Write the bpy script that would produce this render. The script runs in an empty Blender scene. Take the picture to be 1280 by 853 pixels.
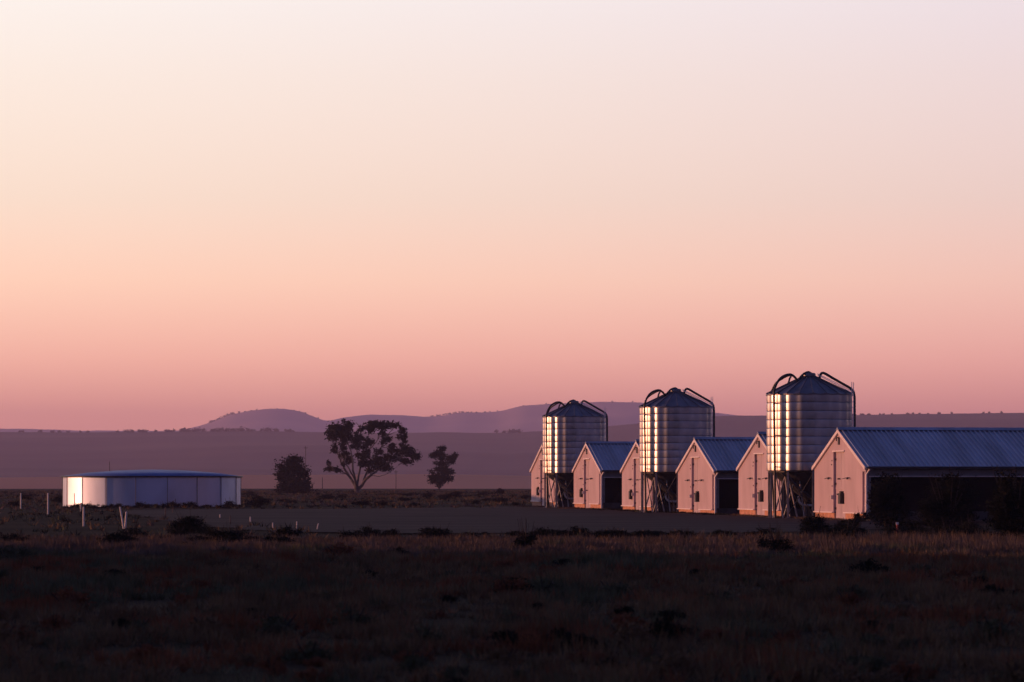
import bpy, bmesh, math, random
import numpy as np
from mathutils import Vector, Matrix, noise
R = math.radians
C = bpy.context.scene
COL = C.collection
rng = np.random.default_rng(7)
random.seed(7)

# ------------------------------------------------------------------ camera
F = 3960.0            # focal length in pixels of the 1280 px wide photograph
HZ = 600.0            # eye level in that photograph
CAMH = 1.95
cam = bpy.data.cameras.new('camera'); co = bpy.data.objects.new('camera', cam); COL.objects.link(co)
cam.sensor_width = 36; cam.lens = F * 36 / 1280
cam.shift_y = (HZ - 426.5) / 1280
cam.clip_start = 0.5; cam.clip_end = 40000
co.location = (0, 0, CAMH); co.rotation_euler = (R(90), 0, 0)
cam.dof.use_dof = True; cam.dof.focus_distance = 175; cam.dof.aperture_fstop = 3.2
C.camera = co

# ------------------------------------------------------------------ sun and sky
SUN_AZ = 78           # degrees left of the view direction
SUN_EL = 4.0
sd = Vector((-math.sin(R(SUN_AZ)) * math.cos(R(SUN_EL)), math.cos(R(SUN_AZ)) * math.cos(R(SUN_EL)), math.sin(R(SUN_EL))))
sl = bpy.data.lights.new('sun', 'SUN'); so = bpy.data.objects.new('sun', sl); COL.objects.link(so)
sl.energy = 4.1; sl.angle = R(0.6); sl.color = (1.0, 0.38, 0.185)
so.rotation_euler = sd.to_track_quat('Z', 'Y').to_euler(); so.location = (-60, 30, 60)

W = bpy.data.worlds.new('World'); C.world = W; W.use_nodes = True
nt = W.node_tree; nt.nodes.clear()
def N(t, **k):
    n = nt.nodes.new(t)
    for a, b in k.items(): setattr(n, a, b)
    return n
L = nt.links.new
out = N('ShaderNodeOutputWorld'); bg = N('ShaderNodeBackground'); bg.inputs['Strength'].default_value = 1.5
sky = N('ShaderNodeTexSky', sky_type='NISHITA', sun_disc=False)
sky.sun_elevation = R(SUN_EL); sky.sun_rotation = R(-SUN_AZ); sky.air_density = 1; sky.dust_density = 2; sky.ozone_density = 2
tc = N('ShaderNodeTexCoord'); sep = N('ShaderNodeSeparateXYZ'); L(tc.outputs['Generated'], sep.inputs[0])
mx = N('ShaderNodeMath', operation='MAXIMUM'); mx.inputs[1].default_value = 0; L(sep.outputs['Z'], mx.inputs[0])
sq = N('ShaderNodeMath', operation='SQRT'); L(mx.outputs[0], sq.inputs[0])
def s2l(c): return tuple(((v / 255) / 12.92 if v / 255 < .04045 else ((v / 255 + .055) / 1.055) ** 2.4) for v in c) + (1,)
def ramp(stops):
    r = N('ShaderNodeValToRGB'); e = r.color_ramp.elements
    r.color_ramp.interpolation = 'LINEAR'
    while len(e) < len(stops): e.new(.5)
    for i, (p, c) in enumerate(stops): e[i].position = p; e[i].color = c if len(c) == 4 else tuple(c) + (1,)
    L(sq.outputs[0], r.inputs[0]); return r
front = ramp([(0.0, (.70, .25, .205)), (.142, (.96, .385, .27)), (.195, (1.0, .505, .36)), (.25, (.94, .615, .44)),
              (.297, (.81, .645, .51)), (.354, (.775, .68, .59)), (.387, (.76, .71, .655)),
              (.47, (.42, .42, .48)), (.6, (.135, .165, .28)), (.78, (.042, .063, .16)), (1.0, (.024, .042, .125))])
back = ramp([(0.0, (.032, .038, .068)), (.15, (.055, .058, .105)), (.25, (.088, .080, .135)), (.4, (.065, .07, .135)), (.6, (.042, .055, .135)), (1.0, (.024, .042, .125))])
dt = N('ShaderNodeVectorMath', operation='DOT_PRODUCT'); L(tc.outputs['Generated'], dt.inputs[0])
dt.inputs[1].default_value = (-.55, .835, 0)
mr = N('ShaderNodeMapRange', interpolation_type='SMOOTHSTEP'); mr.inputs['From Min'].default_value = -.35; mr.inputs['From Max'].default_value = .62
L(dt.outputs['Value'], mr.inputs['Value'])
mix = N('ShaderNodeMix', data_type='RGBA'); L(mr.outputs[0], mix.inputs['Factor']); L(back.outputs[0], mix.inputs['A']); L(front.outputs[0], mix.inputs['B'])
# the sky turns pinker and a little darker away from the sun
mr2 = N('ShaderNodeMapRange'); mr2.inputs['From Min'].default_value = .73; mr2.inputs['From Max'].default_value = .92
mr2.inputs['To Min'].default_value = 0; mr2.inputs['To Max'].default_value = 1; L(dt.outputs['Value'], mr2.inputs['Value'])
tint = N('ShaderNodeMix', data_type='RGBA'); L(mr2.outputs[0], tint.inputs['Factor'])
tint.inputs['A'].default_value = (.85, .80, .90, 1); tint.inputs['B'].default_value = (1.0, .99, .99, 1)
mul = N('ShaderNodeMix', data_type='RGBA', blend_type='MULTIPLY'); mul.inputs['Factor'].default_value = 1
L(mix.outputs['Result'], mul.inputs['A']); L(tint.outputs['Result'], mul.inputs['B'])
add = N('ShaderNodeMix', data_type='RGBA', blend_type='ADD'); add.inputs['Factor'].default_value = .004
L(mul.outputs['Result'], add.inputs['A']); L(sky.outputs[0], add.inputs['B'])
L(add.outputs['Result'], bg.inputs['Color']); L(bg.outputs[0], out.inputs['Surface'])

vs = C.view_settings
vs.view_transform = 'Standard'; vs.look = 'None'; vs.exposure = 0.0; vs.gamma = 1
try: C.cycles.volume_bounces = 1
except Exception: pass

# ------------------------------------------------------------------ helpers
def at(px, Y): return ((px - 640) / F * Y, Y)
def zat(py, Y): return CAMH - (py - HZ) / F * Y
def dist(py): return CAMH * F / (py - HZ)

def mat(name, col, rough=.8, metal=0, var=.25, scale=3.0, bump=0, bscale=20, col2=None, spec=.5, coord='Object', stretch=None, detail=5):
    m = bpy.data.materials.new(name); m.use_nodes = True
    t = m.node_tree; b = t.nodes['Principled BSDF']
    b.inputs['Roughness'].default_value = rough; b.inputs['Metallic'].default_value = metal
    b.inputs['Specular IOR Level'].default_value = spec
    tcn = t.nodes.new('ShaderNodeTexCoord'); mp = t.nodes.new('ShaderNodeMapping'); t.links.new(tcn.outputs[coord], mp.inputs[0])
    if stretch: mp.inputs['Scale'].default_value = stretch
    no = t.nodes.new('ShaderNodeTexNoise'); no.inputs['Scale'].default_value = scale; no.inputs['Detail'].default_value = detail
    t.links.new(mp.outputs[0], no.inputs['Vector'])
    r = t.nodes.new('ShaderNodeValToRGB'); t.links.new(no.outputs['Fac'], r.inputs[0])
    c2 = col2 or tuple(min(1, v * (1 + var)) for v in col)
    c1 = tuple(v * (1 - var) for v in col) if not col2 else col
    r.color_ramp.elements[0].position = .35; r.color_ramp.elements[1].position = .65
    r.color_ramp.elements[0].color = tuple(c1) + (1,); r.color_ramp.elements[1].color = tuple(c2) + (1,)
    t.links.new(r.outputs[0], b.inputs['Base Color'])
    if bump:
        n2 = t.nodes.new('ShaderNodeTexNoise'); n2.inputs['Scale'].default_value = bscale; n2.inputs['Detail'].default_value = 4
        t.links.new(mp.outputs[0], n2.inputs['Vector'])
        bp = t.nodes.new('ShaderNodeBump'); bp.inputs['Strength'].default_value = bump; bp.inputs['Distance'].default_value = .02
        t.links.new(n2.outputs['Fac'], bp.inputs['Height']); t.links.new(bp.outputs[0], b.inputs['Normal'])
    return m

M = {}
M['wall'] = mat('white_cladding', (.50, .395, .445), .6, 0, .09, 1.2, .12, 6, stretch=(1, 1, .35))
M['trim'] = mat('white_trim', (.80, .74, .76), .45, 0, .06, 3)
M['brick'] = mat('orange_brick', (.52, .27, .18), .85, 0, .25, 5, .4, 30)
M['door'] = mat('door_sheet', (.50, .40, .445), .5, 0, .08, 1.6, .2, 7, stretch=(1, 1, .3))
M['roof'] = mat('blue_grey_roof_steel', (.30, .335, .43), .36, .5, .22, 1.1, .0, 5, stretch=(1, .12, .3))
M['gutter'] = mat('dark_gutter', (.03, .033, .045), .4, .3, .2, 4)
M['blind'] = mat('grey_side_blind', (.20, .205, .24), .7, 0, .15, 1.5, .3, 6)
M['dark_side'] = mat('dark_side_wall', (.05, .05, .058), .9, 0, .3, 2.0, .3, 6, spec=.1)  # dark grey side walls, tone varied at random
M['net_shade'] = mat('netting_painted_shade', (.006, .006, .007), .95, 0, .3, 3, spec=.03)  # near-black netting sheet; the open interior's shade is put into its colour
M['black'] = mat('black_pipe', (.018, .018, .022), .45, 0, .2, 5)
M['galv'] = mat('galvanised_steel', (.43, .425, .45), .40, 1.0, .20, .9, .22, 2.2, stretch=(1, 1, .5))
M['galv_cone'] = mat('dull_galvanised_roof', (.17, .17, .20), .45, .8, .14, 1.5)
M['steel'] = mat('frame_steel', (.27, .26, .28), .5, .5, .2, 5)
M['darksteel'] = mat('dark_steel', (.05, .05, .06), .5, .4, .2, 5)
M['white'] = mat('white_plastic', (.75, .73, .74), .4, 0, .08, 5)
M['tank'] = mat('painted_tank_steel', (.47, .57, .78), .44, .88, .12, .5, .05, 2, stretch=(1, 1, .5))
M['seam'] = mat('tank_seam', (.16, .17, .22), .7, 0, .2, 4)
M['tankroof'] = mat('blue_tank_roof', (.10, .18, .42), .5, .2, .12, .6)
M['bark'] = mat('pale_gum_bark', (.10, .082, .08), .8, 0, .35, 1.5, .3, 8)
M['darkbark'] = mat('dark_bark', (.025, .02, .018), .9, 0, .3, 3)
M['leaf'] = mat('gum_leaf', (.012, .015, .011), .8, 0, .4, .8, spec=.1, col2=(.035, .036, .026))
M['leafdark'] = mat('dark_leaf', (.008, .011, .008), .9, 0, .4, 1.2, spec=.05, col2=(.022, .024, .016))
M['scrub_green'] = mat('scrub_grey_green', (.062, .068, .038), .9, 0, .4, 1.0, spec=.03, col2=(.15, .155, .095))
M['scrub_red'] = mat('scrub_rust', (.15, .060, .030), .9, 0, .4, 1.0, spec=.03, col2=(.26, .115, .06))
M['scrub_brown'] = mat('scrub_brown', (.12, .080, .046), .9, 0, .4, 1.0, spec=.03, col2=(.23, .16, .09))
M['straw'] = mat('dry_straw', (.095, .075, .064), .9, 0, .3, .6, spec=.03, col2=(.19, .145, .12))
M['timber'] = mat('weathered_timber', (.14, .11, .10), .9, 0, .3, 4)
M['post'] = mat('white_painted_post', (.80, .74, .70), .6, 0, .12, 6)
M['red'] = mat('red_paint', (.45, .04, .04), .5, 0, .15, 5)
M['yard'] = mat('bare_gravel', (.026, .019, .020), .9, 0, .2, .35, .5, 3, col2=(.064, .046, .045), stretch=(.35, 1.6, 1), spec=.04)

class MB:
    def __init__(s): s.v = []; s.f = []; s.m = []; s.mi = 0; s.sm = []
    def add(s, vs_, fs, smooth=False):
        o = len(s.v); s.v += [tuple(v) for v in vs_]
        for f in fs: s.f.append([i + o for i in f]); s.m.append(s.mi); s.sm.append(smooth)
    def box(s, x0, x1, y0, y1, z0, z1):
        s.add([(x0,y0,z0),(x1,y0,z0),(x1,y1,z0),(x0,y1,z0),(x0,y0,z1),(x1,y0,z1),(x1,y1,z1),(x0,y1,z1)],
              [(0,3,2,1),(4,5,6,7),(0,1,5,4),(1,2,6,5),(2,3,7,6),(3,0,4,7)])
    def prism_x(s, poly, x0, x1):      # polygon in (y,z) extruded along x
        n = len(poly)
        s.add([(x0, y, z) for y, z in poly] + [(x1, y, z) for y, z in poly],
              [tuple(range(n - 1, -1, -1)), tuple(range(n, 2 * n))] + [(i, (i + 1) % n, n + (i + 1) % n, n + i) for i in range(n)])
    def tube(s, pts, r, n=8, caps=True):
        pts = [Vector(p) for p in pts]; rr = r if isinstance(r, (list, tuple)) else [r] * len(pts)
        rings = []; prev = None
        for i, p in enumerate(pts):
            d = (pts[min(i + 1, len(pts) - 1)] - pts[max(i - 1, 0)]).normalized()
            if prev is None:
                a = d.cross(Vector((0, 0, 1)))
                if a.length < .1: a = d.cross(Vector((1, 0, 0)))
            else: a = prev - d * prev.dot(d)
            a.normalize(); prev = a; b = d.cross(a)
            rings.append([p + (a * math.cos(2 * math.pi * k / n) + b * math.sin(2 * math.pi * k / n)) * rr[i] for k in range(n)])
        vs_ = [v for q in rings for v in q]; fs = []
        for i in range(len(pts) - 1):
            for k in range(n): fs.append((i * n + k, i * n + (k + 1) % n, (i + 1) * n + (k + 1) % n, (i + 1) * n + k))
        s.add(vs_, fs, True)
        if caps: s.add(rings[0], [tuple(range(n - 1, -1, -1))]); s.add(rings[-1], [tuple(range(n))])
    def bar(s, a, b, r, n=4): s.tube([a, b], r, n)
    def lathe(s, prof, n=48, smooth=True, mod=None):
        vs_ = []; fs = []
        for (r, z) in prof:
            for k in range(n):
                t = 2 * math.pi * k / n; q = r * (mod(t) if mod else 1)
                vs_.append((q * math.cos(t), q * math.sin(t), z))
        for i in range(len(prof) - 1):
            for k in range(n): fs.append((i * n + k, i * n + (k + 1) % n, (i + 1) * n + (k + 1) % n, (i + 1) * n + k))
        s.add(vs_, fs, smooth)
    def build(s, name, mats, parent=None):
        me = bpy.data.meshes.new(name); me.from_pydata(s.v, [], s.f)
        if not isinstance(mats, (list, tuple)): mats = [mats]
        for m in mats: me.materials.append(m)
        me.polygons.foreach_set('material_index', s.m); me.polygons.foreach_set('use_smooth', s.sm); me.update()
        o = bpy.data.objects.new(name, me); COL.objects.link(o); o.parent = parent
        return o

def smooth_path(pts, k=5):
    P = [Vector(p) for p in pts]; o = []
    for i in range(len(P) - 1):
        p0 = P[max(i - 1, 0)]; p1 = P[i]; p2 = P[i + 1]; p3 = P[min(i + 2, len(P) - 1)]
        for j in range(k):
            t = j / k
            o.append(.5 * ((2 * p1) + (p2 - p0) * t + (2 * p0 - 5 * p1 + 4 * p2 - p3) * t * t + (3 * p1 - p0 - 3 * p2 + p3) * t ** 3))
    o.append(P[-1]); return o

def tag(o, label=None, cat=None, group=None, kind=None):
    if label: o['label'] = label
    if cat: o['category'] = cat
    if group: o['group'] = group
    if kind: o['kind'] = kind
    return o
def empty(name, loc, rz=0):
    o = bpy.data.objects.new(name, None); COL.objects.link(o); o.location = loc; o.rotation_euler = (0, 0, rz)
    o.empty_display_size = .3; return o
def copy_tree(o, parent=None):
    c = o.copy(); COL.objects.link(c); c.parent = parent
    for ch in list(o.children): copy_tree(ch, c)
    return c

def tri_mesh(name, V, mats, mi, quads=False, parent=None):
    """V: (n,3,3) or (n,4,3) numpy array of separate faces."""
    n, k, _ = V.shape
    me = bpy.data.meshes.new(name); me.vertices.add(n * k); me.vertices.foreach_set('co', V.reshape(-1).astype(np.float32))
    me.loops.add(n * k); me.loops.foreach_set('vertex_index', np.arange(n * k, dtype=np.int32))
    me.polygons.add(n); me.polygons.foreach_set('loop_start', np.arange(0, n * k, k, dtype=np.int32))
    for m in mats: me.materials.append(m)
    me.polygons.foreach_set('material_index', mi.astype(np.int32)); me.update(calc_edges=True)
    o = bpy.data.objects.new(name, me); COL.objects.link(o); o.parent = parent; return o

def leaves(centres, radii, counts, size, flat=1.0):
    """random leaf-shaped quads spread through lumpy ellipsoids"""
    out_ = []
    for (c, r, n) in zip(centres, radii, counts):
        d = rng.normal(size=(n, 3)); d /= np.linalg.norm(d, axis=1)[:, None]
        rad = rng.random(n) ** (1 / 2.0)
        lump = 1 + .28 * np.sin(d[:, 0] * 7 + c[0] * 3) * np.sin(d[:, 1] * 6 + c[1]) + .22 * np.sin(d[:, 2] * 9 + c[2] * 5) + .12 * rng.normal(size=n)
        p = np.array(c) + d * (rad * lump)[:, None] * np.array(r)
        s = size * (.55 + .9 * rng.random(n))
        a = rng.normal(size=(n, 3)); a[:, 2] *= .8; a /= np.linalg.norm(a, axis=1)[:, None]
        b = rng.normal(size=(n, 3)); b -= a * (a * b).sum(1)[:, None]; b /= np.linalg.norm(b, axis=1)[:, None]
        a *= s[:, None]; b *= (s * .42)[:, None]
        out_.append(np.stack([p - a, p - b * .9, p + a, p + b], 1))
    return np.concatenate(out_)

def blades(P, H, spread, nb, width):
    """grass tufts: P (n,3) roots, H (n) heights -> (n*nb,3,3) triangles"""
    n = len(P); P = np.repeat(P, nb, 0); H = np.repeat(H, nb) * (.45 + .65 * rng.random(n * nb)); S = np.repeat(spread, nb)
    th = rng.random(n * nb) * 2 * np.pi; d = np.stack([np.cos(th), np.sin(th), np.zeros(n * nb)], 1)
    base = P + d * (S * .45 * rng.random(n * nb))[:, None]
    tip = base + d * (S * (.1 + .8 * rng.random(n * nb)))[:, None]; tip[:, 2] += H
    ph = rng.random(n * nb) * 2 * np.pi; w = np.stack([np.cos(ph), np.sin(ph), np.zeros(n * nb)], 1) * (np.repeat(width, nb) * (.6 + .8 * rng.random(n * nb)))[:, None]
    base[:, 2] -= .02
    return np.stack([base - w, base + w, tip], 1)

def interp(xs, tab):
    return np.interp(xs, [a for a, b in tab], [b for a, b in tab])
def fbm(x, y, s, oct=4):
    v = 0; a = 1
    for o in range(oct):
        v += a * noise.noise(Vector((x / s, y / s, o * 7.3))); s *= .5; a *= .5
    return v

# ------------------------------------------------------------------ ground
def sstep(a, b, x):
    t = np.clip((x - a) / (b - a), 0, 1); return t * t * (3 - 2 * t)
sxy = np.array([-math.sin(R(SUN_AZ)), math.cos(R(SUN_AZ))]); nxy = np.array([math.cos(R(SUN_AZ)), math.sin(R(SUN_AZ))])
def shade_mound(x, y):      # unseen mound, added left of the view to shade the near paddock
    s = x * sxy[0] + y * sxy[1]; p = x * nxy[0] + y * nxy[1]
    along = sstep(150, 235, s) * (1 - sstep(300, 430, s))
    return 27.0 * along * (1 - sstep(60, 101, p)) * sstep(-260, -120, p)
def ground_z(x, y):
    d = math.hypot(x, y)
    lump = .05 * fbm(x, y, 9, 3) * min(1, max(0, (d - 20) / 15)) * (1 if d < 110 else max(0, 1 - (d - 110) / 60))
    dip = -9.0 * float(sstep(690, 1050, d))
    return lump + dip + float(shade_mound(x, y)) + (.25 * fbm(x, y, 180, 2) * float(sstep(320, 560, d)) if d < 1200 else 0)
g = MB()
ang = []
a = -180.0
while a < 180:
    ang.append(a); a += .45 if abs(a) < 13 else (1.5 if abs(a) < 100 else 4)
rad = [0.5, 6, 14, 20] + list(np.geomspace(24, 700, 150)) + list(np.geomspace(730, 9000, 26))
vs_ = []; fs = []
na = len(ang)
for r_ in rad:
    for a in ang:
        x = r_ * math.sin(R(a)); y = r_ * math.cos(R(a)); vs_.append((x, y, ground_z(x, y)))
for i in range(len(rad) - 1):
    for k in range(na): fs.append((i * na + k, (i + 1) * na + k, (i + 1) * na + (k + 1) % na, i * na + (k + 1) % na))
g.add(vs_, [tuple(reversed(f)) for f in fs], True); g.add([vs_[k] for k in range(na)], [tuple(range(na - 1, -1, -1))])
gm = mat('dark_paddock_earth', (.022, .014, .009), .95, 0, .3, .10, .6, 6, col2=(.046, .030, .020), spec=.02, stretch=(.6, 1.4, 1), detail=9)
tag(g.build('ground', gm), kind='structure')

# bare gravel yard, a sheet lying just above the paddock
yp = [(-21.5, 178), (-17, 152), (-12.2, 130), (-8.5, 118), (-5, 114.5), (0, 114.5), (6, 115), (12, 118), (17, 131), (19, 143), (25, 150), (25, 230), (5, 240), (-2, 226), (-8, 213), (-14, 209), (-20, 207), (-24, 203), (-24, 192)]
pts = []
for i in range(len(yp)):
    a_, b_ = Vector(yp[i]), Vector(yp[(i + 1) % len(yp)])
    for j in range(8):
        p = a_.lerp(b_, j / 8); q = fbm(p.x, p.y, 4, 2) * .9
        pts.append((p.x + q * .8, p.y + q, .03))
y_ = MB(); cx, cy = 0, 170
n = len(pts); vv = list(pts); K = 12
for k in range(1, K + 1): vv += [(cx + (p[0] - cx) * (1 - k / K), cy + (p[1] - cy) * (1 - k / K), .03 + .02 * fbm(p[0] * (1 - k / K), p[1], 6, 2) * (1 if k < K else 0)) for p in pts]
y_.add(vv, [(k * n + i, k * n + (i + 1) % n, (k + 1) * n + (i + 1) % n, (k + 1) * n + i) for k in range(K) for i in range(n)], True)
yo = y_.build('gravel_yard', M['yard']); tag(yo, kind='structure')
bm = bmesh.new(); bm.from_mesh(yo.data); bmesh.ops.remove_doubles(bm, verts=bm.verts, dist=1e-4); bm.normal_update()
bmesh.ops.recalc_face_normals(bm, faces=bm.faces)
if sum(f.normal.z for f in bm.faces) < 0: bmesh.ops.reverse_faces(bm, faces=bm.faces)
bm.to_mesh(yo.data); bm.free()

# distant country: a long farmed slope, then blue hills
def hills(name, prof, y0, y1, z0py, m, amp, back=1500, aspan=30, curve=1.3):
    h = MB(); vs_ = []; fs = []
    aa = np.concatenate([np.arange(-aspan, -10, 1.0), np.arange(-10, 10, .12), np.arange(10, aspan + .1, 1.0)])
    tt = list(np.linspace(0, 1, 26)) + [1.15, 1.4, 1.8, 2.4]
    zb = CAMH - (z0py - HZ) / F * y0
    for t in tt:
        for a in aa:
            px = 640 + math.tan(R(a)) * F
            crest = float(interp(px, prof))
            Y = y0 + (y1 - y0) * min(t, 1) + (t - 1) * back * (t > 1)
            zc = CAMH + (HZ - crest) / F * y1
            z = zb + (zc - zb) * (t ** curve) if t <= 1 else zc - (zc - zb) * ((t - 1) / 1.4) ** 1.6 * .98
            X = Y * math.tan(R(a))
            z += amp * fbm(X, Y, 420, 5) * math.sin(math.pi * min(t, 1)) + amp * .10 * fbm(X, 0, 60, 3) * (t > .8)
            vs_.append((X, Y, z))
    n_ = len(aa)
    for i in range(len(tt) - 1):
        for k in range(n_ - 1): fs.append((i * n_ + k, i * n_ + k + 1, (i + 1) * n_ + k + 1, (i + 1) * n_ + k))
    h.add(vs_, fs, True); return tag(h.build(name, m), kind='structure')
near_prof = [(-1800, 545), (0, 540), (120, 541), (240, 539.5), (330, 539), (420, 541), (640, 541), (700, 539), (760, 533), (830, 526), (900, 519.5), (1000, 520), (1100, 518.5), (1280, 516), (2200, 520), (3000, 530)]
far_prof = [(-1800, 540), (0, 536), (60, 537), (110, 538.5), (215, 539), (240, 535), (262, 529), (285, 519), (310, 514), (335, 511), (355, 511.5), (378, 515), (395, 522), (408, 527), (430, 522), (460, 518.5), (500, 519), (530, 521.5), (548, 520), (572, 516), (600, 516), (625, 514), (650, 508), (690, 504.5), (730, 503), (790, 502.5), (830, 506), (880, 514), (930, 521), (1000, 524), (1280, 526), (3000, 534)]
def field_mat(name, a, b, c, sc):
    m = bpy.data.materials.new(name); m.use_nodes = True; t = m.node_tree; bb = t.nodes['Principled BSDF']
    bb.inputs['Roughness'].default_value = .95; bb.inputs['Specular IOR Level'].default_value = .05
    tcn = t.nodes.new('ShaderNodeTexCoord'); mp = t.nodes.new('ShaderNodeMapping'); mp.inputs['Scale'].default_value = (.35, 1.6, 0)
    t.links.new(tcn.outputs['Object'], mp.inputs[0])
    no = t.nodes.new('ShaderNodeTexNoise'); no.inputs['Scale'].default_value = sc; no.inputs['Detail'].default_value = 6; no.inputs['Distortion'].default_value = .4
    t.links.new(mp.outputs[0], no.inputs['Vector'])
    r = t.nodes.new('ShaderNodeValToRGB'); t.links.new(no.outputs['Fac'], r.inputs[0]); e = r.color_ramp.elements
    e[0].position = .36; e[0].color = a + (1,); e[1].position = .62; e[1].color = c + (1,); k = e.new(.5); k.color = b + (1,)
    t.links.new(r.outputs[0], bb.inputs['Base Color']); return m
SL0, SL1 = 2300, 4000
tag(hills('hillside', near_prof, SL0, SL1, 614, field_mat('farmed_slope', (.09, .062, .060), (.12, .085, .080), (.17, .118, .10), .0022), 9, 1500))
# the paler stubble field along the foot of the slope
sf = MB(); vs_ = []; fs = []
xs = np.linspace(-520, 620, 90)
hills('stubble_field', [(-1800, 597), (0, 597), (300, 594), (560, 593), (760, 597), (1000, 596), (3000, 597)], 2180, 2280, 620, mat('pale_stubble', (.60, .27, .11), .95, 0, .2, .006, col2=(.68, .33, .14), spec=.05, stretch=(.3, 1.5, 1)), .8, 150)
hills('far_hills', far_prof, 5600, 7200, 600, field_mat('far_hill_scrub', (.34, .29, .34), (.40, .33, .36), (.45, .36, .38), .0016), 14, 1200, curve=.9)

# trees along the crests, too far off to tell apart
def crest_trees(segs):
    cs, rs, cn = [], [], []
    for (x0, x1, n_, Y, prof, s0, s1) in segs:
        for _ in range(n_):
            px = random.uniform(x0, x1); s = random.uniform(s0, s1)
            X = (px - 640) / F * Y; zc = CAMH + (HZ - float(interp(px, prof))) / F * Y
            cs.append((X, Y, zc + s * .35)); rs.append((s * random.uniform(.5, 1.2), s * .7, s * random.uniform(.4, .8))); cn.append(26)
    return leaves(cs, rs, cn, 1.7)
V = crest_trees([(225, 350, 48, 3990, near_prof, 2, 6), (150, 230, 10, 3990, near_prof, 2, 4), (350, 380, 4, 3990, near_prof, 2, 4), (620, 660, 10, 3990, near_prof, 2, 5), (1040, 1280, 26, 3990, near_prof, .7, 1.5),
                 (262, 300, 26, 7180, far_prof, 2, 4.5), (300, 400, 9, 7180, far_prof, 1, 2.2), (540, 600, 22, 7180, far_prof, 1.5, 3.5), (600, 800, 9, 7180, far_prof, 1, 2.2), (0, 220, 14, 3990, near_prof, 1.5, 3.5)])
o = tri_mesh('distant_trees', V, [M['leafdark']], np.zeros(len(V))); tag(o, 'tiny dark trees strung along the hazy hill crests', 'trees', kind='stuff')

# ------------------------------------------------------------------ haze
hz = MB(); hz.box(-9600, 9600, -9600, 9600, -14, 205)
hm = bpy.data.materials.new('evening_haze'); hm.use_nodes = True; t = hm.node_tree; t.nodes.remove(t.nodes['Principled BSDF'])
pv = t.nodes.new('ShaderNodeVolumePrincipled'); pv.inputs['Density'].default_value = 1.4e-4; pv.inputs['Color'].default_value = (.78, .70, 1.0, 1); pv.inputs['Anisotropy'].default_value = .1
t.links.new(pv.outputs[0], t.nodes['Material Output'].inputs['Volume'])
ho = hz.build('haze', hm); tag(ho, 'thin mauve evening haze over the plain and hills', 'haze', kind='stuff')

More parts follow.
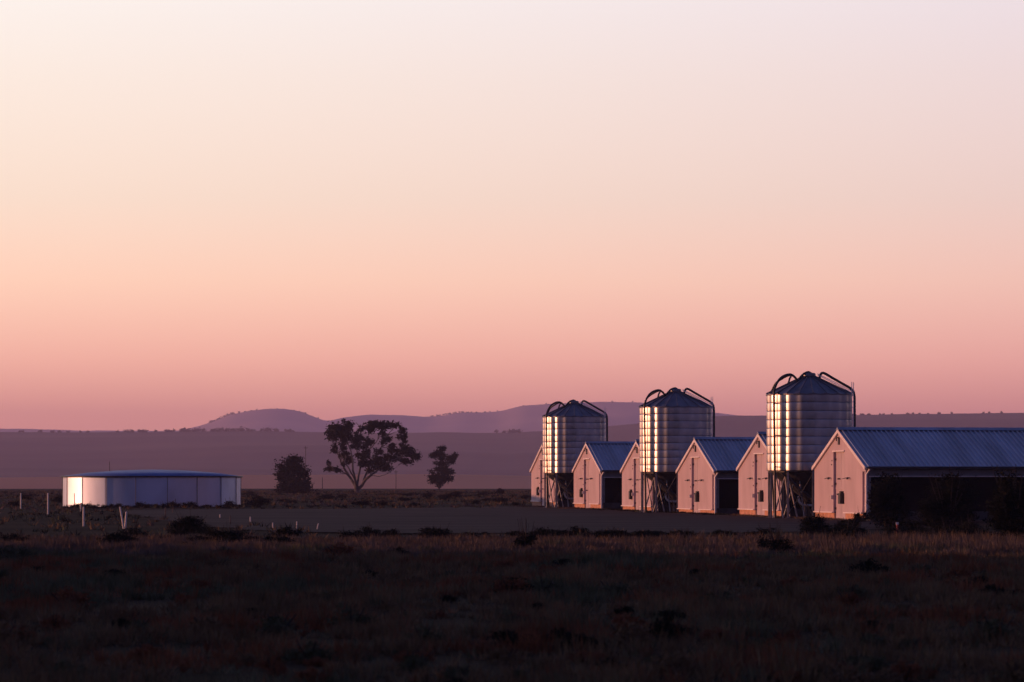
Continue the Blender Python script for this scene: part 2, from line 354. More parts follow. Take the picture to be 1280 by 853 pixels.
# ------------------------------------------------------------------ sheds
RZ = math.atan2(.1877, .9822)
SW = 8.6; EH = 2.60; RH = 4.36; SLEN = 74
def row(s, off=0):      # point at s metres along the row of gable ends, off metres along the sheds
    return (16.74 - .1877 * s + .9822 * off, 150 + .9822 * s + .1877 * off)
def roof_h(y): return EH + (RH - EH) * (1 - abs(y - SW / 2) / (SW / 2))
def wall_col(mb, y0, y1, z0, x0=0, x1=.14, drop=.04):
    ys = [y0] + ([SW / 2] if y0 < SW / 2 < y1 else []) + [y1]
    poly = [(y0, z0), (y1, z0)] + [(y, roof_h(y) - drop) for y in reversed(ys)]
    mb.prism_x(poly, x0, x1)
def make_shed():
    r = empty('shed', (0, 0, 0), RZ)
    w = MB()
    DY0, DY1, DZ = 3.45, 5.3, 3.32
    wall_col(w, 0, .16, .38); 
    w.box(.10, .14, .16, .5, .38, 2.35)
    wall_col(w, .16, .5, 2.35)
    wall_col(w, .5, DY0, .38); wall_col(w, DY0, DY1, DZ); wall_col(w, DY1, SW, .38)
    gw = w.build('gable_wall', M['wall'], r)
    d = MB(); d.box(.12, .16, DY0, DY1, .02, DZ)
    for y in (4.37,): d.box(.112, .12, y, y + .035, .05, DZ - .03)
    d.box(.100, .12, DY0 + .02, DY1 - .02, 1.5, 1.58)
    do = d.build('door', M['door'], r)
    h = MB(); h.box(.04, .10, 3.62, 3.66, 1.0, 1.25); h.build('handle', M['darksteel'], do)
    for z in (.5, 1.7, 2.9): h = MB(); h.box(.06, .118, DY1 - .12, DY1 - .02, z, z + .1); h.build('hinge', M['darksteel'], do)
    for (ya, yb) in ((.02, DY0), (DY1, SW - .02)):
        b = MB(); b.box(.05, .2, ya, yb, 0, .33); b.build('base_wall', M['brick'], r)
        l = MB(); l.box(-.07, .05, max(ya, .5), yb + .02 * (yb > 6), .33, .385); l.build('ledge', M['trim'], r)
    l = MB(); l.box(-.05, .0, DY0 - .05, DY1 + .05, DZ, DZ + .06); l.build('door_lintel', M['trim'], r)
    # barge boards on both slopes
    sl_ = (RH - EH) / (SW / 2)
    for s in (0, 1):
        bg_ = MB()
        ya, yb = (-.16, SW / 2) if s == 0 else (SW + .16, SW / 2)
        za = EH - .16 * sl_; zb_ = RH
        poly = [(ya, za - .12), (yb, zb_ - .12), (yb, zb_ + .05), (ya, za + .05)]
        if s: poly = poly[::-1]
        bg_.prism_x(poly, -.10, -.012)
        bg_.build('barge_board', M['trim'], r)
    # roof: two corrugated slopes with thickness
    rf = MB(); pitch = .24; nx = int(SLEN / pitch)
    prof = []
    for i in range(nx):
        x = -.08 + i * pitch
        prof += [(x, 0), (x + .13, 0), (x + .155, .055), (x + .215, .055)]
    prof.append((-.08 + nx * pitch, 0))
    for s in (0, 1):
        ya, yb = (-.28, SW / 2) if s == 0 else (SW + .28, SW / 2)
        za = EH - .28 * sl_ + .055; zb_ = RH + .055
        vs_ = []
        for (x, dz) in prof: vs_ += [(x, ya, za + dz), (x, yb, zb_ + dz)]
        for (x, dz) in prof: vs_ += [(x, ya, za - .03), (x, yb, zb_ - .03)]
        m_ = len(prof) * 2; fs = []
        for i in range(len(prof) - 1):
            f = (2 * i, 2 * i + 2, 2 * i + 3, 2 * i + 1); f2 = tuple(v + m_ for v in reversed(f)); f3 = (2 * i, 2 * i + m_, 2 * i + 2 + m_, 2 * i + 2)
            fs += [f, f2, f3] if s == 0 else [f[::-1], f2[::-1], f3[::-1]]
        fs.append((0, 1, m_ + 1, m_))
        rf.add(vs_, fs)
    ro = rf.build('roof', M['roof'], r)
    rc = MB(); rc.prism_x([(SW / 2 - .25, RH + .02), (SW / 2 + .25, RH + .02), (SW / 2, RH + .16)], -.11, SLEN); rc.build('ridge_cap', M['roof'], ro)
    gt = MB()
    gt.prism_x([(-.42, EH - .12), (-.28, EH - .14), (-.28, EH - .03), (-.30, EH - .03), (-.30, EH - .10), (-.40, EH - .09), (-.40, EH - .02), (-.42, EH - .02)], .0, SLEN)
    gt.build('gutter', M['gutter'], ro)
    dp = MB(); dp.tube([(.02, -.10, .0), (.02, -.10, 2.2), (.10, -.22, 2.38), (.12, -.34, 2.46)], .055, 8)
    for z in (.7, 1.6): dp.box(-.05, .09, -.17, .0, z, z + .05)
    dp.build('downpipe', M['trim'], r)
    # sides
    for q in ((.16, SLEN, .0, .10, 0, .45), (.16, SLEN, SW - .1, SW, 0, EH - .1)): s = MB(); s.box(*q); s.build('side_wall', M['dark_side'], r)
    s = MB(); s.box(SLEN - .1, SLEN, .1, SW - .1, 0, EH); s.build('end_wall', M['wall'], r)
    s = MB(); s.box(.16, SLEN, -.02, .07, 2.13, EH - .02); s.build('side_blind', M['blind'], r)
    s = MB(); s.tube([(.16, -.05, 2.11), (SLEN, -.05, 2.11)], .03, 6); s.build('blind_rail', M['trim'], r)
    s = MB(); s.box(.16, SLEN, .12, .15, .45, 2.2); s.build('netting_shade_sheet', M['net_shade'], r)
    x = .16; k = 0
    while x < 30:
        p = MB(); p.box(x, x + .10, -.01, .11, .45, 2.13); p.build('side_post', M['steel'] if k == 0 else M['darksteel'], r); x += 3.6; k += 1
    # fittings on the gable
    v = MB(); v.box(-.06, 0, SW / 2 - .09, SW / 2 + .09, 3.66, 3.98); v.box(-.16, 0, SW / 2 - .03, SW / 2 + .03, 3.98, 4.03); v.box(-.17, -.12, SW / 2 - .02, SW / 2 + .02, 3.84, 3.98)
    v.build('gable_vent', M['darksteel'], r)
    c = MB(); c.box(-.16, .10, 3.62, 3.98, .78, 1.30); c.tube([(-.04, 3.8, 1.30), (-.04, 3.8, 1.40)], .11, 10); c.build('feed_control_box', M['black'], r)
    c = MB(); c.box(-.12, -.0, 4.02 + 1.3, 4.08 + 1.3, 1.0, 1.2); c.build('switch', M['white'], r)
    for (y0, y1, z) in ((2.55, 3.2, 2.02), (5.75, 6.25, 2.02)):
        c = MB(); c.tube([(0, y0, z + .02), (-.12, y0, z + .04), (-.16, y1, z - .02)], .022, 6); c.box(-.17, -.09, y0 - .03, y0 + .04, z - .05, z + .04); c.build('lamp_bracket', M['darksteel'], r)
    for (y, z) in ((4.5, 2.0), (5.48, 1.65), (4.62, 1.25), (5.5, 2.9), (5.55, 2.7)):
        c = MB(); c.box(-.03, .10 if DY0 < y < DY1 else 0, y - .025, y + .025, z - .04, z + .03); c.build('fitting', M['darksteel'], r)
    return r
shed0 = make_shed()
GS = 'sheds in a row running off to the right'
sh = [(0, 0, 'nearest white gabled shed with its long blue corrugated roof running out of frame'),
      (14.7, 0, 'white gabled shed just behind the nearest silo, its front partly hidden by it'),
      (28.55, -.10, 'white gabled shed standing right in front of the middle silo'),
      (43.4, -.05, 'white gabled shed partly hidden by the middle silo, seen left of it'),
      (58.2, 0, 'small looking white gabled shed standing right in front of the farthest silo'),
      (73.1, .05, 'farthest white gabled shed, leftmost of the row behind the farthest silo')]
for i, (s, dz, lab) in enumerate(sh):
    o = shed0 if i == 0 else copy_tree(shed0)
    if i > 2:
        for c_ in o.children:
            if c_.name.startswith('feed_control'): c_.location.y = 2.05
    x, y = row(s); o.location = (x, y, dz); tag(o, lab, 'shed', GS)

# ------------------------------------------------------------------ silos
SR = 2.15; SB = 2.41; ST = 6.30; SP = 7.36
def make_silo():
    r = empty('silo', (0, 0, 0))
    nb = 9; hb = (ST - SB) / nb; prof = []
    for i in range(nb):
        z = SB + i * hb
        for u in (0.0, .03, .06, .16, .34, .55, .75, .9, .955, .985):
            bul = .008 * math.sin(math.pi * min(1, max(0, (u - .03) / .94)) ) ** .8 if .03 < u < .97 else 0
            prof.append((SR + bul - (.03 if u in (0.0, .985) else 0), z + u * hb))
    prof.append((SR - .02, ST))
    def flute(t): return 1 + .0125 * math.cos(21 * (t + .03))
    b = MB(); b.lathe(prof, 252, True, flute); b.lathe([(SR - .03, SB), (0.01, SB + .01)], 48)
    bo = b.build('bin', M['galv'], r)
    # roof cone of folded panels
    c = MB(); n_ = 20; vs_ = [(0, 0, SP)]; fs = []
    for k in range(n_ * 2):
        a = 2 * math.pi * k / (n_ * 2); rr = SR + .06; z = ST + (.0 if k % 2 else .05)
        vs_.append((rr * math.cos(a), rr * math.sin(a), z - .02))
    for k in range(n_ * 2): fs.append((0, 1 + k, 1 + (k + 1) % (n_ * 2)))
    for k in range(n_ * 2): vs_.append((vs_[1 + k][0], vs_[1 + k][1], ST - .06))
    for k in range(n_ * 2): fs.append((1 + k, 1 + n_ * 2 + k, 1 + n_ * 2 + (k + 1) % (n_ * 2), 1 + (k + 1) % (n_ * 2)))
    c.add(vs_, fs)
    for k in range(n_):
        a = 2 * math.pi * k / n_
        c.bar((.28 * math.cos(a), .28 * math.sin(a), SP - .10), ((SR + .05) * math.cos(a), (SR + .05) * math.sin(a), ST + .05), .022)
    cone = c.build('roof_cone', M['galv_cone'], r)
    l = MB(); l.lathe([(.32, SP - .18), (.34, SP - .04), (.30, SP + .03), (.01, SP + .07)], 20); l.build('lid', M['galv_cone'], cone)
    h = MB(); h.lathe([(SR - .10, SB), (SR - .1, SB - .05), (.28, .95), (.22, .80), (.0, .80)], 40); h.build('hopper', M['darksteel'], r)
    for k in range(10):
        a = 2 * math.pi * (k + .5) / 10; x, y = (SR - .05) * math.cos(a), (SR - .05) * math.sin(a)
        g_ = MB(); g_.box(x - .05, x + .05, y - .05, y + .05, 0, SB + .02); g_.box(x - .13, x + .13, y - .13, y + .13, 0, .04)
        g_.build('leg', M['steel'], r)
    for (p_, q_) in (((-1.95, -1.35, 0), (-1.25, -.8, 2.3)), ((-1.45, -1.6, 0), (-1.8, -.9, 2.35)), ((-1.1, -1.5, 0), (-1.35, -1.2, 2.35)), ((-.75, -1.7, 0), (-1.2, -1.2, 2.3)), ((-1.35, -.4, 0), (-.8, -1.0, 2.0)), ((-.4, -1.75, 0), (-.6, -1.3, 1.9))):
        g_ = MB(); g_.tube([p_, q_], .045, 6); g_.build('strut', M['steel'], r)
    br = MB()
    for k in range(10):
        a = 2 * math.pi * (k + .5) / 10; b_ = 2 * math.pi * (k + 1.5) / 10; q = SR - .05
        if k % 2 == 0:
            br.bar((q * math.cos(a), q * math.sin(a), .15), (q * math.cos(b_), q * math.sin(b_), SB - .15), .028)
            br.bar((q * math.cos(a), q * math.sin(a), SB - .15), (q * math.cos(b_), q * math.sin(b_), .15), .028)
        br.bar((q * math.cos(a), q * math.sin(a), SB - .06), (q * math.cos(b_), q * math.sin(b_), SB - .06), .05)
    br.build('brace', M['darksteel'], r)
    f = MB(); f.tube(smooth_path([(-1.86, -1.5, 0), (-1.88, -1.5, 3), (-1.92, -1.5, 5.9), (-1.88, -1.45, 6.55), (-1.58, -1.2, 7.08), (-1.1, -.85, 7.3), (-.78, -.6, 7.16), (-.58, -.42, 6.86)], 6), .06, 10)
    for z in (2.6, 4.2, 5.8): f.bar((-1.88, -1.5, z), (-1.66, -1.36, z), .025)
    f.bar((-1.88, -1.42, 6.3), (-1.5, -1.2, 6.42), .035)
    f.build('fill_pipe', M['black'], r)
    f = MB(); f.tube(smooth_path([(-1.72, .6, 0), (-1.95, 1.2, 5.4), (-1.75, .9, 6.7), (-1.3, .5, 7.15), (-.9, .3, 7.3), (-1.0, -.05, 7.1), (-1.12, -.2, 6.74)], 6), .05, 8)
    f.build('vent_pipe', M['black'], r)
    f = MB(); f.tube(smooth_path([(-.62, -.5, 6.82), (-.52, -.35, 7.12), (-.25, -.2, 7.38), (.0, .0, 7.42)], 6), .055, 8)
    f.build('cap_hoop', M['black'], r); f = MB()
    f.tube(smooth_path([(-.4, .3, 6.95), (-.3, .2, 7.3), (-.05, .1, 7.46), (.15, .1, 7.36)], 6), .05, 8)
    f.build('cap_hoop', M['black'], r)
    f = MB(); f.tube(smooth_path([(.50, -.2, 7.12), (.58, -.2, 7.34), (.74, -.2, 7.38), (1.2, -.22, 7.12), (1.75, -.26, 6.80), (2.10, -.3, 6.58), (2.26, -.3, 6.30), (2.28, -.3, 5.5), (2.28, -.3, 3.0), (2.28, -.3, 0)], 5), .068, 10)
    f.build('delivery_pipe', M['black'], r)
    ld = MB()
    for dy in (-.75, -1.05): ld.tube([(2.18 - (.12 if dy < -.9 else 0), dy, .6), (2.18 - (.12 if dy < -.9 else 0), dy, 6.9 - (.0))], .02, 6)
    z = .8
    while z < 6.6: ld.bar((2.18, -.75, z), (2.06, -1.05, z), .014); z += .3
    ld.tube([(2.14, -.8, 6.42), (1.2, -.45, 6.95), (.4, -.2, 7.35)], .02, 6); ld.tube([(2.08, -1.0, 6.36), (1.1, -.7, 6.9), (.4, -.45, 7.28)], .02, 6)
    ld.build('ladder', M['trim'], r)
    a_ = MB(); a_.tube([(-1.3, -1.2, 2.25), (-.4, -1.3, 1.35), (.55, -1.35, .45)], .075, 10); a_.tube([(-1.5, -1.5, 2.3), (-.7, -1.5, 1.55), (.3, -1.5, .75)], .055, 8); a_.tube([(-.1, -.2, .85), (1.9, -.9, .55)], .07, 10); a_.build('auger', M['darksteel'], r)
    w = MB(); w.tube(smooth_path([(-.68, -1.5, 1.12), (-.62, -1.5, .82), (-.42, -1.5, .68), (0.02, -1.5, .66)], 4), .055, 8); w.build('outlet_tube', M['white'], r)
    return r
silo0 = make_silo()
for i, (px, Y, lab) in enumerate([(1011.5, 161.6, 'nearest and largest looking corrugated steel silo on legs beside the nearest shed'),
                                  (844.5, 189.8, 'middle corrugated steel silo on legs with black pipe arching over its cone'),
                                  (717.5, 218.8, 'farthest and smallest looking corrugated steel silo on legs at the row left end')]):
    o = silo0 if i == 0 else copy_tree(silo0)
    x, y = at(px, Y); o.location = (x, y, 0); tag(o, lab, 'silo', 'steel silos between the sheds')

# ------------------------------------------------------------------ water tank
TR = 6.55; TH = 2.22
tx, ty = at(190, 235)
tk = empty('water_tank', (tx, ty, 0), R(6.2)); tag(tk, 'wide low round steel water tank with shallow blue roof left of the trees', 'tank')
b = MB(); NP = 18
def panel(t_):
    u = (t_ * NP / (2 * math.pi)) % 1; return 1 - .0085 * (1 - (2 * u - 1) ** 2)
b.lathe([(TR, 0), (TR, TH)], 216, True, panel); b.build('tank_wall', M['tank'], tk)
for k in range(NP):
    a = 2 * math.pi * k / NP + .0; p = MB(); x, y = (TR + .03) * math.cos(a), (TR + .03) * math.sin(a)
    p.tube([(x, y, 0), (x, y, TH)], .022, 6); p.build('tank_post', M['seam'], tk)
rf = MB(); rf.lathe([(TR + .12, TH - .05), (TR + .14, TH + .0), (TR * .72, TH + .26), (TR * .4, TH + .42), (TR * .12, TH + .48), (0, TH + .49)], 72)
ro = rf.build('tank_roof', M['tankroof'], tk)
rm = MB(); rm.lathe([(TR + .10, TH - .08), (TR + .17, TH - .08), (TR + .17, TH + .02), (TR + .10, TH + .02)], 72); rm.build('rim', M['gutter'], ro)

# ------------------------------------------------------------------ trees
def px3(zx, zy, Y, dy=0, ox=330, oy=510, k=4.923):
    px = ox + zx / k; py = oy + zy / k; Yd = Y + dy
    return ((px - 640) / F * Y, Yd, zat(py, Y))
def limb(mb, pts, r0, r1, wob=.12):
    P = smooth_path(pts, 6); n_ = len(P); P2 = []
    for i, p in enumerate(P):
        w_ = wob * (i / n_); P2.append(p + Vector((random.uniform(-w_, w_), random.uniform(-w_, w_), random.uniform(-w_, w_))))
    mb.tube(P2, [.78 * (r0 + (r1 - r0) * i / (n_ - 1)) for i in range(n_)], 7)
def tree(name, label, cat, base, Y, trunk_pts, clumps, leafm, barkm, leafsize, dens, twigs=True, r0=.35, group=None, fat=1.06):
    bx, by, bz = base
    root = empty(name, (bx, by, bz)); tag(root, label, cat, group); O = np.array([bx, by, bz])
    cs, rs, ns = [], [], []
    for (zx, zy, rx, ry) in clumps:
        dy = random.uniform(-1, 1) * 2.2; c = np.array(px3(zx, zy, Y, dy)) - O
        k = Y / F / 4.923; rx *= k * fat; ry *= k * fat; rd = (rx + ry) / 2
        m_ = max(4, int(rx * ry * 3.2) + 4)
        for j in range(m_):
            th = random.uniform(0, 6.28); q = math.sqrt(random.random()) * .8
            cc = c + np.array([math.cos(th) * q * rx, random.uniform(-.7, .7) * rd, math.sin(th) * q * ry])
            s = random.uniform(.4, .8); cs.append(tuple(cc)); rs.append((rx * s + .2, rd * s + .2, ry * s * .8 + .2)); ns.append(int(dens * (rx * s + .2) * (ry * s + .2) * 6) + 10)
    V = leaves(cs, rs, ns, leafsize)
    tri_mesh('crown', V, [leafm], np.zeros(len(V)), parent=root)
    t_ = MB()
    for (pts, a, b) in trunk_pts:
        P = [tuple(np.array(px3(zx, zy, Y, d)) - O) for (zx, zy, d) in pts]; limb(t_, P, a, b)
    if twigs:
        for (zx, zy, rx, ry) in clumps:      # a branch from the nearest limb point into every clump
            best = min((p for pts, a, b in trunk_pts for p in pts), key=lambda p: (p[0] - zx) ** 2 + (p[1] - zy) ** 2 + (0 if p[1] > zy else 8000))
            P = [best, ((best[0] + zx) / 2 + random.uniform(-12, 12), (best[1] + zy) / 2 + random.uniform(-4, 14), best[2] * .5), (zx, zy, 0)]
            P = [tuple(np.array(px3(*p[:2], Y, p[2])) - O) for p in P]; limb(t_, P, .10, .03)
    t_.build('trunk', barkm, root); return root

YG = 470
gum = [(470,140,60,45),(520,100,32,26),(412,130,24,16),(405,160,20,14),(430,185,30,22),(440,245,18,30),(490,195,50,25),(455,160,40,30),(690,100,70,22),(650,125,40,30),(745,115,45,28),(800,105,38,18),(838,140,20,20),(850,180,24,22),(868,205,14,10),
       (655,205,42,22),(590,195,34,26),(560,235,26,26),(525,320,28,24),(500,345,14,12),(770,305,60,22),(830,275,52,24),(890,275,42,32),(925,300,26,28),(880,330,36,18),(690,330,50,26),(640,350,38,26),(720,355,55,22),(665,385,34,14),(745,375,34,12),
       (410,372,42,13),(396,345,8,20),(450,385,22,8),(620,300,26,24),(720,160,30,16),(800,230,24,18),(560,190,20,16),(600,130,18,14),(570,165,16,14),(620,235,18,14),(480,240,18,22),(500,285,16,16),(580,290,16,16),(740,200,18,16),(770,190,16,14),(700,270,22,14),(640,270,20,16),(780,260,20,12),(600,340,18,16),(475,300,14,12),(850,235,14,12)]
gt_ = [([(575,528,0),(572,505,0),(568,485,0)], .55, .42), ([(568,490,0),(545,455,.5),(515,410,1),(480,350,1),(455,290,1),(440,230,1),(450,170,1)], .32, .06),
       ([(568,485,0),(560,430,-1),(548,370,-1),(545,300,-1),(520,220,-1),(500,150,-1)], .26, .05), ([(572,488,0),(578,430,1),(590,370,1.5),(600,300,1.5),(620,240,1),(640,160,1)], .26, .05),
       ([(578,500,0),(600,480,0),(625,445,-.5),(660,415,-1),(700,385,-1),(760,345,-1.5),(830,305,-1.5),(890,280,-1)], .34, .07), ([(605,475,0),(618,430,1),(640,370,1.5),(680,310,1),(720,240,1),(760,170,.5),(800,120,.5)], .22, .05),
       ([(530,435,.5),(505,405,-.5),(470,385,-1),(430,375,-1)], .15, .05), ([(560,440,-1),(530,380,-2),(500,330,-2),(470,280,-1.5),(440,250,-1)], .16, .04),
       ([(660,415,-1),(720,420,-2),(780,395,-2),(830,350,-1)], .07, .02), ([(590,370,1.5),(575,320,2),(570,260,2),(560,200,1)], .14, .04), ([(545,300,-1),(590,260,-1),(600,200,-1)], .10, .04),
       ([(600,300,1.5),(650,250,2),(700,190,2),(720,130,2)], .12, .04), ([(565,90,0),(590,120,0),(600,170,0)], .05, .06)]
bxx = px3(575, 528, YG)
tree('gum_tree', 'big spreading gum tree with pale forked trunk, tallest of the three', 'tree', (bxx[0], YG, -.05 if False else zat(617, YG)), YG, gt_, gum, M['leaf'], M['bark'], .23, 17, fat=1.06)
YR = 440
rt = [(175,340,55,40),(165,380,75,50),(135,440,60,50),(225,430,50,55),(175,470,90,50),(120,490,48,36),(240,490,40,38),(110,420,30,30),(200,510,85,22),(130,515,55,20),(215,370,40,40),(185,318,38,20)]
b_ = px3(175, 532, YR)
tree('round_tree', 'dense dark dome shaped tree left of the gum tree', 'tree', (b_[0], YR, zat(617, YR)), YR, [([(175,535,0),(172,500,0),(170,440,0),(175,380,0)], .3, .1)], rt, M['leafdark'], M['darkbark'], .19, 20, r0=.3, fat=1.0)
YS = 560
st_ = [(1095,258,24,22),(1075,285,38,26),(1045,290,20,16),(1105,300,30,26),(1150,315,26,22),(1172,290,14,18),(1165,335,16,16),(1090,335,40,18),(1092,360,34,22),(1080,390,56,30),(1040,430,38,28),(1130,400,34,34),(1075,440,52,32),(1080,470,28,16),(1140,435,20,18)]
b_ = px3(1077, 520, YS)
tree('small_tree', 'small ragged two lobed tree right of the gum tree', 'tree', (b_[0], YS, zat(613, YS)), YS, [([(1076,522,0),(1078,490,0),(1085,440,0),(1095,380,0),(1090,320,0)], .22, .08), ([(1095,380,0),(1130,360,0),(1155,320,0)], .12, .04)], st_, M['leafdark'], M['darkbark'], .22, 20, fat=.98)

# ------------------------------------------------------------------ bushes
def bush_mesh(name, w, h, n_, size, m, seed, stems=6, twig=0):
    random.seed(seed); root = empty(name, (0, 0, 0))
    cs, rs, ns = [], [], []
    for _ in range(9):
        x = random.uniform(-.34, .34) * w; y = random.uniform(-.3, .3) * w; z = h * random.uniform(.25, .72) * (1 - 1.0 * (abs(x) / w) ** 1.4)
        cs.append((x, y, z)); rs.append((w * random.uniform(.14, .26), w * random.uniform(.14, .24), h * random.uniform(.16, .28))); ns.append(n_ // 9)
    cs.append((0, 0, h * .25)); rs.append((w * .42, w * .4, h * .26)); ns.append(n_ // 3)
    V = leaves(cs, rs, ns, size); V[:, :, 2] = np.maximum(V[:, :, 2], .0)
    tri_mesh('foliage', V, [m], np.zeros(len(V)), parent=root)
    s = MB()
    for k in range(stems):
        a = random.uniform(0, 6.28); q = random.uniform(.15, .4) * w
        s.tube([(0, 0, -.03), (q * .4 * math.cos(a), q * .4 * math.sin(a), h * .35), (q * math.cos(a), q * math.sin(a), h * random.uniform(.6, .95))], [.03 * h + .008, .015 * h + .005, .006], 5)
    for k in range(twig):
        a = random.uniform(0, 6.28); q = random.uniform(.05, .3) * w; t2 = h * random.uniform(.85, 1.25) if h > 1 else h * random.uniform(1.0, 1.4)
        s.tube([(0, 0, 0), (q * math.cos(a), q * math.sin(a), t2 * .6), (q * 1.4 * math.cos(a), q * 1.2 * math.sin(a), t2)], [.015, .010, .005], 4)
    s.build('stem', M['darkbark'], root); return root
def gz(x, y): return ground_z(x, y)
def place(o, px, Y, sc=1, rz=0):
    x, y = at(px, Y); o.location = (x, y, gz(x, y) - .01); o.scale = (sc, sc, sc) if not isinstance(sc, tuple) else sc; o.rotation_euler = (0, 0, rz); return o
spec = [('shrub', 'tall dark shrub against the nearest shed, just right of its gable', 1108, 127, 1.75, 2.45, 9500, .055, 'leafdark'),
        ('shrub', 'broad dark shrub, middle one of three along the nearest shed', 1186, 121, 2.3, 2.35, 11000, .055, 'leafdark'),
        ('shrub', 'largest dark shrub at the right edge, reaching above the shed eave', 1272, 99, 2.1, 2.75, 13000, .05, 'leafdark'),
        ('bush', 'round dark bush in front of the nearest silo and shed corner', 1017, 110, 1.35, .92, 2600, .035, 'leafdark'),
        ('bush', 'dark bush with bare twigs in the pale grass below the nearest silo', 969, 86, .95, .62, 1800, .028, 'leafdark'),
        ('bush', 'dome shaped dark rust bush in front of the water tank', 240, 115, 1.6, .80, 3400, .035, 'leafdark'),
        ('bush', 'flat dark bush at the far left edge of the pale grass', 20, 97, .95, .40, 1500, .03, 'leafdark'),
        ('bush', 'wide dark bush below the two leaning posts', 142, 91, 1.15, .50, 1900, .03, 'leafdark'),
        ('bush', 'dark bush just right of the dome shaped bush', 285, 98, 1.3, .50, 2000, .03, 'leafdark'),
        ('bush', 'pair of joined dark clumps left of the white stakes', 345, 93, 1.2, .38, 1800, .03, 'leafdark'),
        ('bush', 'upright spiky dark bush below the far shed', 657, 88, .75, .68, 1300, .03, 'leafdark'),
        ('bush', 'small dark bush alone on the far plain right of the small tree', 625, 430, 1.3, 1.0, 500, .12, 'leafdark'),
        ('bush', 'low bush touching the base of the nearest gable downpipe', 1075, 146, .9, .6, 900, .04, 'leafdark')]
for i, (nm, lab, px, Y, w, h, n_, s_, m_) in enumerate(spec):
    o = bush_mesh(nm, w, h, n_, s_, M[m_], 50 + i, 7, 10 if 'twigs' in lab or 'spiky' in lab else (3 if h < 1 else 1))
    place(o, px, Y); tag(o, lab, 'bush' if nm == 'bush' else 'shrub')
# the low hedge of bushes along the near edge of the yard, and against tank and plain
protos = [bush_mesh('low_bush', 1.0, .42, 800, .035, M['leafdark'], 80 + k, 4, k) for k in range(4)]
used = [False] * 4
def low(px, Y, sc, lab, grp):
    k = random.randrange(4)
    if not used[k]: o = protos[k]; used[k] = True
    else: o = copy_tree(protos[k])
    place(o, px, Y, (sc * random.uniform(.9, 1.3), sc, sc * random.uniform(.55, 1.1)), random.uniform(0, 6.28)); tag(o, lab, 'bush', grp)
random.seed(11)
LB = [('low dark bush in the row along the near edge of the yard', 'low bushes edging the yard', [(random.uniform(440, 960), random.uniform(104, 113), random.uniform(.35, 1.0)) for _ in range(85)]),
      ('low dark plant growing at the foot of the water tank', 'plants at the foot of the tank', [(85 + 9 * k + random.uniform(-3, 3), random.uniform(214, 226), random.uniform(.55, 1.25)) for k in range(25)]),
      ('small dark tussock on the plain beyond the yard', 'tussocks on the plain beyond the yard', [(random.uniform(-60, 680), random.uniform(225, 420), random.uniform(.8, 2.0)) for _ in range(60)]),
      ('low dark bush in the scrub at the left of the pale grass', 'low bushes in the left scrub', [(random.uniform(150, 440), random.uniform(93, 112), random.uniform(.5, 1.2)) for _ in range(18)]),
      ('low dark bush under the right hand shrubs by the shed', 'low bushes under the right shrubs', [(random.uniform(1040, 1290), random.uniform(100, 135), random.uniform(.7, 1.5)) for _ in range(34)])]
for lab, grp, ps in LB:
    for (px, Y, sc) in ps: low(px, Y, sc, lab, grp)
# saltbushes scattered over the dark paddock
sb = [bush_mesh('saltbush', .6, .30, 900, .022, M[k], 120 + i, 3) for i, k in enumerate(['scrub_green', 'scrub_green', 'scrub_red', 'leafdark', 'scrub_brown', 'scrub_red'])]
names = ['grey green saltbush in the dark foreground scrub', 'grey green saltbush in the dark foreground scrub', 'rust coloured bush in the dark foreground scrub', 'black looking bush in the dark foreground scrub', 'brown bush in the dark foreground scrub', 'rust coloured bush in the dark foreground scrub']
cnt = 0
for i in range(210):
    u = random.random(); Y = 1 / (1 / 29 * (1 - u) + 1 / 82 * u); px = random.uniform(-60, 1340); k = i % 6
    o = sb[k] if i < 6 else copy_tree(sb[k])
    place(o, px, Y, (random.uniform(.3, .75) if random.random() < .8 else random.uniform(.7, 1.15)) * (1 + (Y - 29) / 110), random.uniform(0, 6.28)); tag(o, names[k], 'bush', names[k].split(' in ')[0] + 's')

# ------------------------------------------------------------------ grasses (nobody could count them)
def patch(n_, ylo, yhi, marg=4):
    Y = np.sqrt(rng.random(n_) * (yhi ** 2 - ylo ** 2) + ylo ** 2); X = (rng.random(n_) * 2 - 1) * (.1616 * Y + marg)
    Z = np.array([gz(x, y) for x, y in zip(X, Y)]); return X, Y, Z
X, Y, Z = patch(52000, 24, 92)
c1 = np.array([fbm(x, y * .7, 1.6, 3) for x, y in zip(X, Y)]); c2 = np.array([fbm(x + 50, y * .7, 3.2, 2) for x, y in zip(X, Y)]); c3 = np.array([fbm(x - 90, y * .5, 5, 2) for x, y in zip(X, Y)])
keep = (c1 + .5 * rng.normal(size=len(X)) * .5) > -.06
X, Y, Z, c1, c2, c3 = [q[keep] for q in (X, Y, Z, c1, c2, c3)]
H = .06 + .13 * rng.random(len(X)) + .26 * np.clip(c1, 0, 1); S = .07 + .12 * rng.random(len(X)) + .08 * np.clip(c1, 0, 1)
NBL = 15; mi_far = Y > 79 + 3 * c1
T = blades(np.stack([X, Y, Z], 1), H, S, NBL, .006 + .00010 * Y)
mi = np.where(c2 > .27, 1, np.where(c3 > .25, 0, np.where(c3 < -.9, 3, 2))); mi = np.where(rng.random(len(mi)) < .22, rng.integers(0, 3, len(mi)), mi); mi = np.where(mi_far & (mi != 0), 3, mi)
o = tri_mesh('scrub_grass', T, [M['scrub_green'], M['scrub_red'], M['scrub_brown'], M['straw']], np.repeat(mi, NBL)); tag(o, 'dark low scrub and tussock grass covering the foreground', 'grass', kind='stuff')
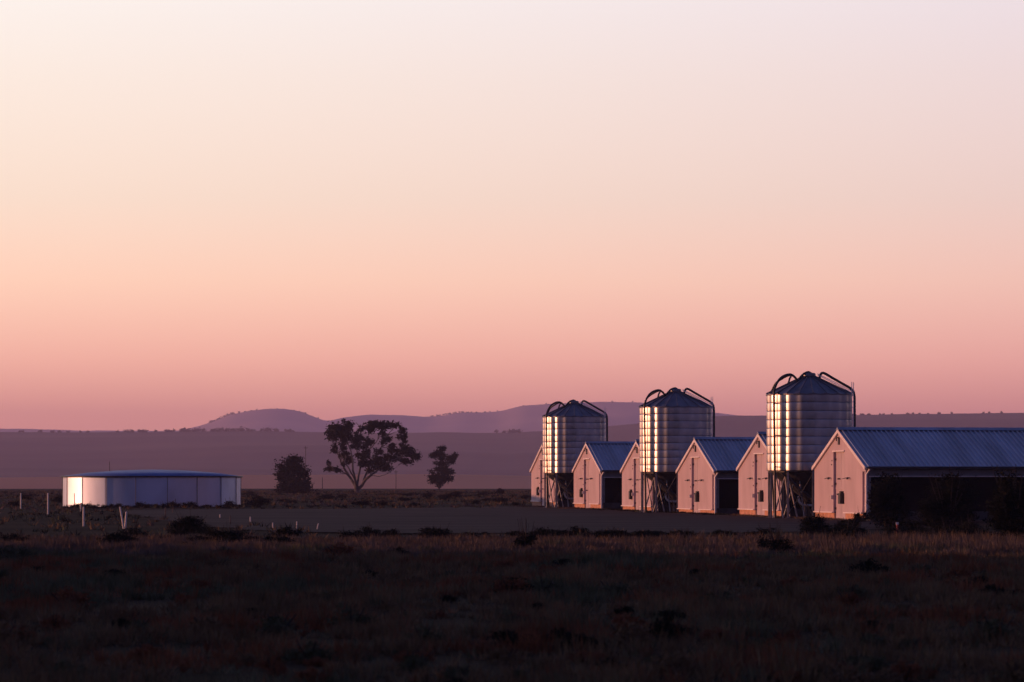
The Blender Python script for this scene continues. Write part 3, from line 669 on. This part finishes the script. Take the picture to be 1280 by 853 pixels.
# pale dry grass strip
X, Y, Z = patch(13000, 85, 104, 6)
c = np.array([fbm(x, y * 2.5, 5, 3) for x, y in zip(X, Y)]); keep = (c + .25 * rng.normal(size=len(X))) > -.22 + .35 * (1 - sstep(85, 91, Y)) + .3 * sstep(96, 104, Y) - .0 * sstep(3, 10, X); X, Y, Z = X[keep], Y[keep], Z[keep]
T = blades(np.stack([X, Y, Z], 1), .10 + .17 * rng.random(len(X)) + .12 * sstep(7, 13, X), .12 + .15 * rng.random(len(X)), 12, .012 + 0 * X)
o = tri_mesh('dry_grass', T, [M['straw'], M['scrub_brown']], np.repeat((rng.random(len(X)) < .3).astype(int), 12)); tag(o, 'strip of pale dry grass between the scrub and the yard', 'grass', kind='stuff')
# grass of the plain beyond, round the yard
X, Y, Z = patch(15000, 104, 560, 8)
inside = (Y > 113) & (Y < 209 + .6 * np.maximum(X + 14, 0)) & (X > -24) & (X > -5.5 - (Y - 114) * .26) ; inside |= (X > 9) & (Y > 138)
X, Y, Z = X[~inside], Y[~inside], Z[~inside]; 
ww = [row(random.uniform(-1.5, 84), -abs(random.gauss(.15, .5)) - .1) for _ in range(700)]
X = np.concatenate([X, [w_[0] for w_ in ww]]); Y = np.concatenate([Y, [w_[1] for w_ in ww]]); Z = np.concatenate([Z, np.full(len(ww), .03)])
c = np.array([fbm(x, y * .3, 9, 3) for x, y in zip(X, Y)])
T = blades(np.stack([X, Y, Z], 1), (.10 + .22 * rng.random(len(X))) * np.where(np.arange(len(X)) >= len(X) - len(ww), .38, 1), .18 + .25 * rng.random(len(X)), 9, .014 + .00012 * Y)
mi = np.where(c > .2, 3, np.where(c < -.15, 1, 2)); mi = np.where(rng.random(len(mi)) < .25, 0, mi)
o = tri_mesh('paddock_grass', T, [M['scrub_green'], M['leafdark'], M['scrub_brown'], M['straw']], np.repeat(mi, 9)); tag(o, 'dark paddock grass around the tank and the trees', 'grass', kind='stuff')

# ------------------------------------------------------------------ posts, stakes and poles
def post(name, label, px, top, base, lean=0, m='post', r=.045, group=None, cap=False):
    Y = dist(base); x, y = at(px, Y); h = (base - top) / F * Y; z = gz(x, y)
    p = MB(); n_ = 8; dx = lean / F * Y
    p.tube([(0, 0, -.1), (dx * .5, 0, h * .5), (dx, 0, h)], [r, r * .97, r * .93], n_)
    p.tube([(dx, 0, h), (dx, 0, h + .02)], [r * .93, r * .5], n_)
    if cap: p.mi = 1; p.box(dx - r * 1.2, dx + r * 1.2, -r * 1.2, r * 1.2, h - .03, h + .05)
    o = p.build(name, [M[m], M['white']] if cap else M[m]); o.location = (x, y, z); tag(o, label, 'post', group); return o
post('fence_post', 'white post farthest left, left of the tank', 26, 617, 636)
post('fence_post', 'white post second from the left, standing apart left of the tank', 60, 617, 643)
post('fence_post', 'thin white post in front of the sunlit end of the tank', 93, 617, 634, r=.03)
post('fence_post', 'short white post just behind the taller one below the sunlit tank end', 101, 629, 641)
post('fence_post', 'white post standing upright nearest below the sunlit tank end', 104.5, 634, 658, r=.04)
post('fence_post', 'white leaning post crossing the shorter one beside it, left of the pair', 155, 634, 661, lean=-5, r=.036)
post('fence_post', 'white nearly upright post, right one of the leaning pair', 156, 641, 668, lean=2, r=.036)
post('fence_post', 'dull grey post in front of the tank above the dome bush, left one', 207, 635, 648, m='timber', r=.04)
post('fence_post', 'short dull grey post in front of the tank, right of a taller one', 216, 636, 642, m='timber', r=.04)
post('stake', 'tiny white stake right of the dome bush, first in the line', 275, 643.5, 648, r=.03)
post('stake', 'thin dark stake behind the dome bush right side', 288, 645, 656, r=.025, m='timber')
post('stake', 'white stake at the edge of the yard, second white one in the line', 313, 646.5, 653, r=.03)
post('stake', 'white stake at the yard edge, third white one in the line', 341, 654, 661, r=.022)
post('stake', 'white stake with a dark foot at the yard edge, fourth in the line', 371, 652.5, 662, r=.022)
post('stake', 'leaning white stake at the yard edge, rightmost of the line', 396, 655, 662.5, lean=2, r=.022)
post('marker_post', 'red marker post with a white top below the nearest shed', 1121.5, 654, 669, m='red', r=.036, cap=True)
def pole(label, px, top, Y, arm=True):
    x, y = at(px, Y); z = gz(x, y); h = zat(top, Y) - z
    root = empty('power_pole', (x, y, z)); tag(root, label, 'pole')
    p = MB(); p.tube([(0, 0, -.2), (0, 0, h)], [.09, .06], 7); p.build('shaft', M['timber'], root)
    if arm:
        p = MB(); p.box(-.35, .35, -.05, .05, h - .4, h - .32)
        for q in (-.3, .3): p.tube([(q, 0, h - .32), (q, 0, h - .2)], .03, 5)
        p.build('crossarm', M['timber'], root)
pole('tall thin power pole behind the dome shaped tree', 382, 558, 640)
pole('short thin pole on the plain under the right limb of the gum tree', 495, 588, 640)
pole('thin pole on the plain between the dome tree and the gum tree', 403, 597, 600, False)
pole('thin pole rising behind the left half of the tank roof', 137, 577, 620, False)
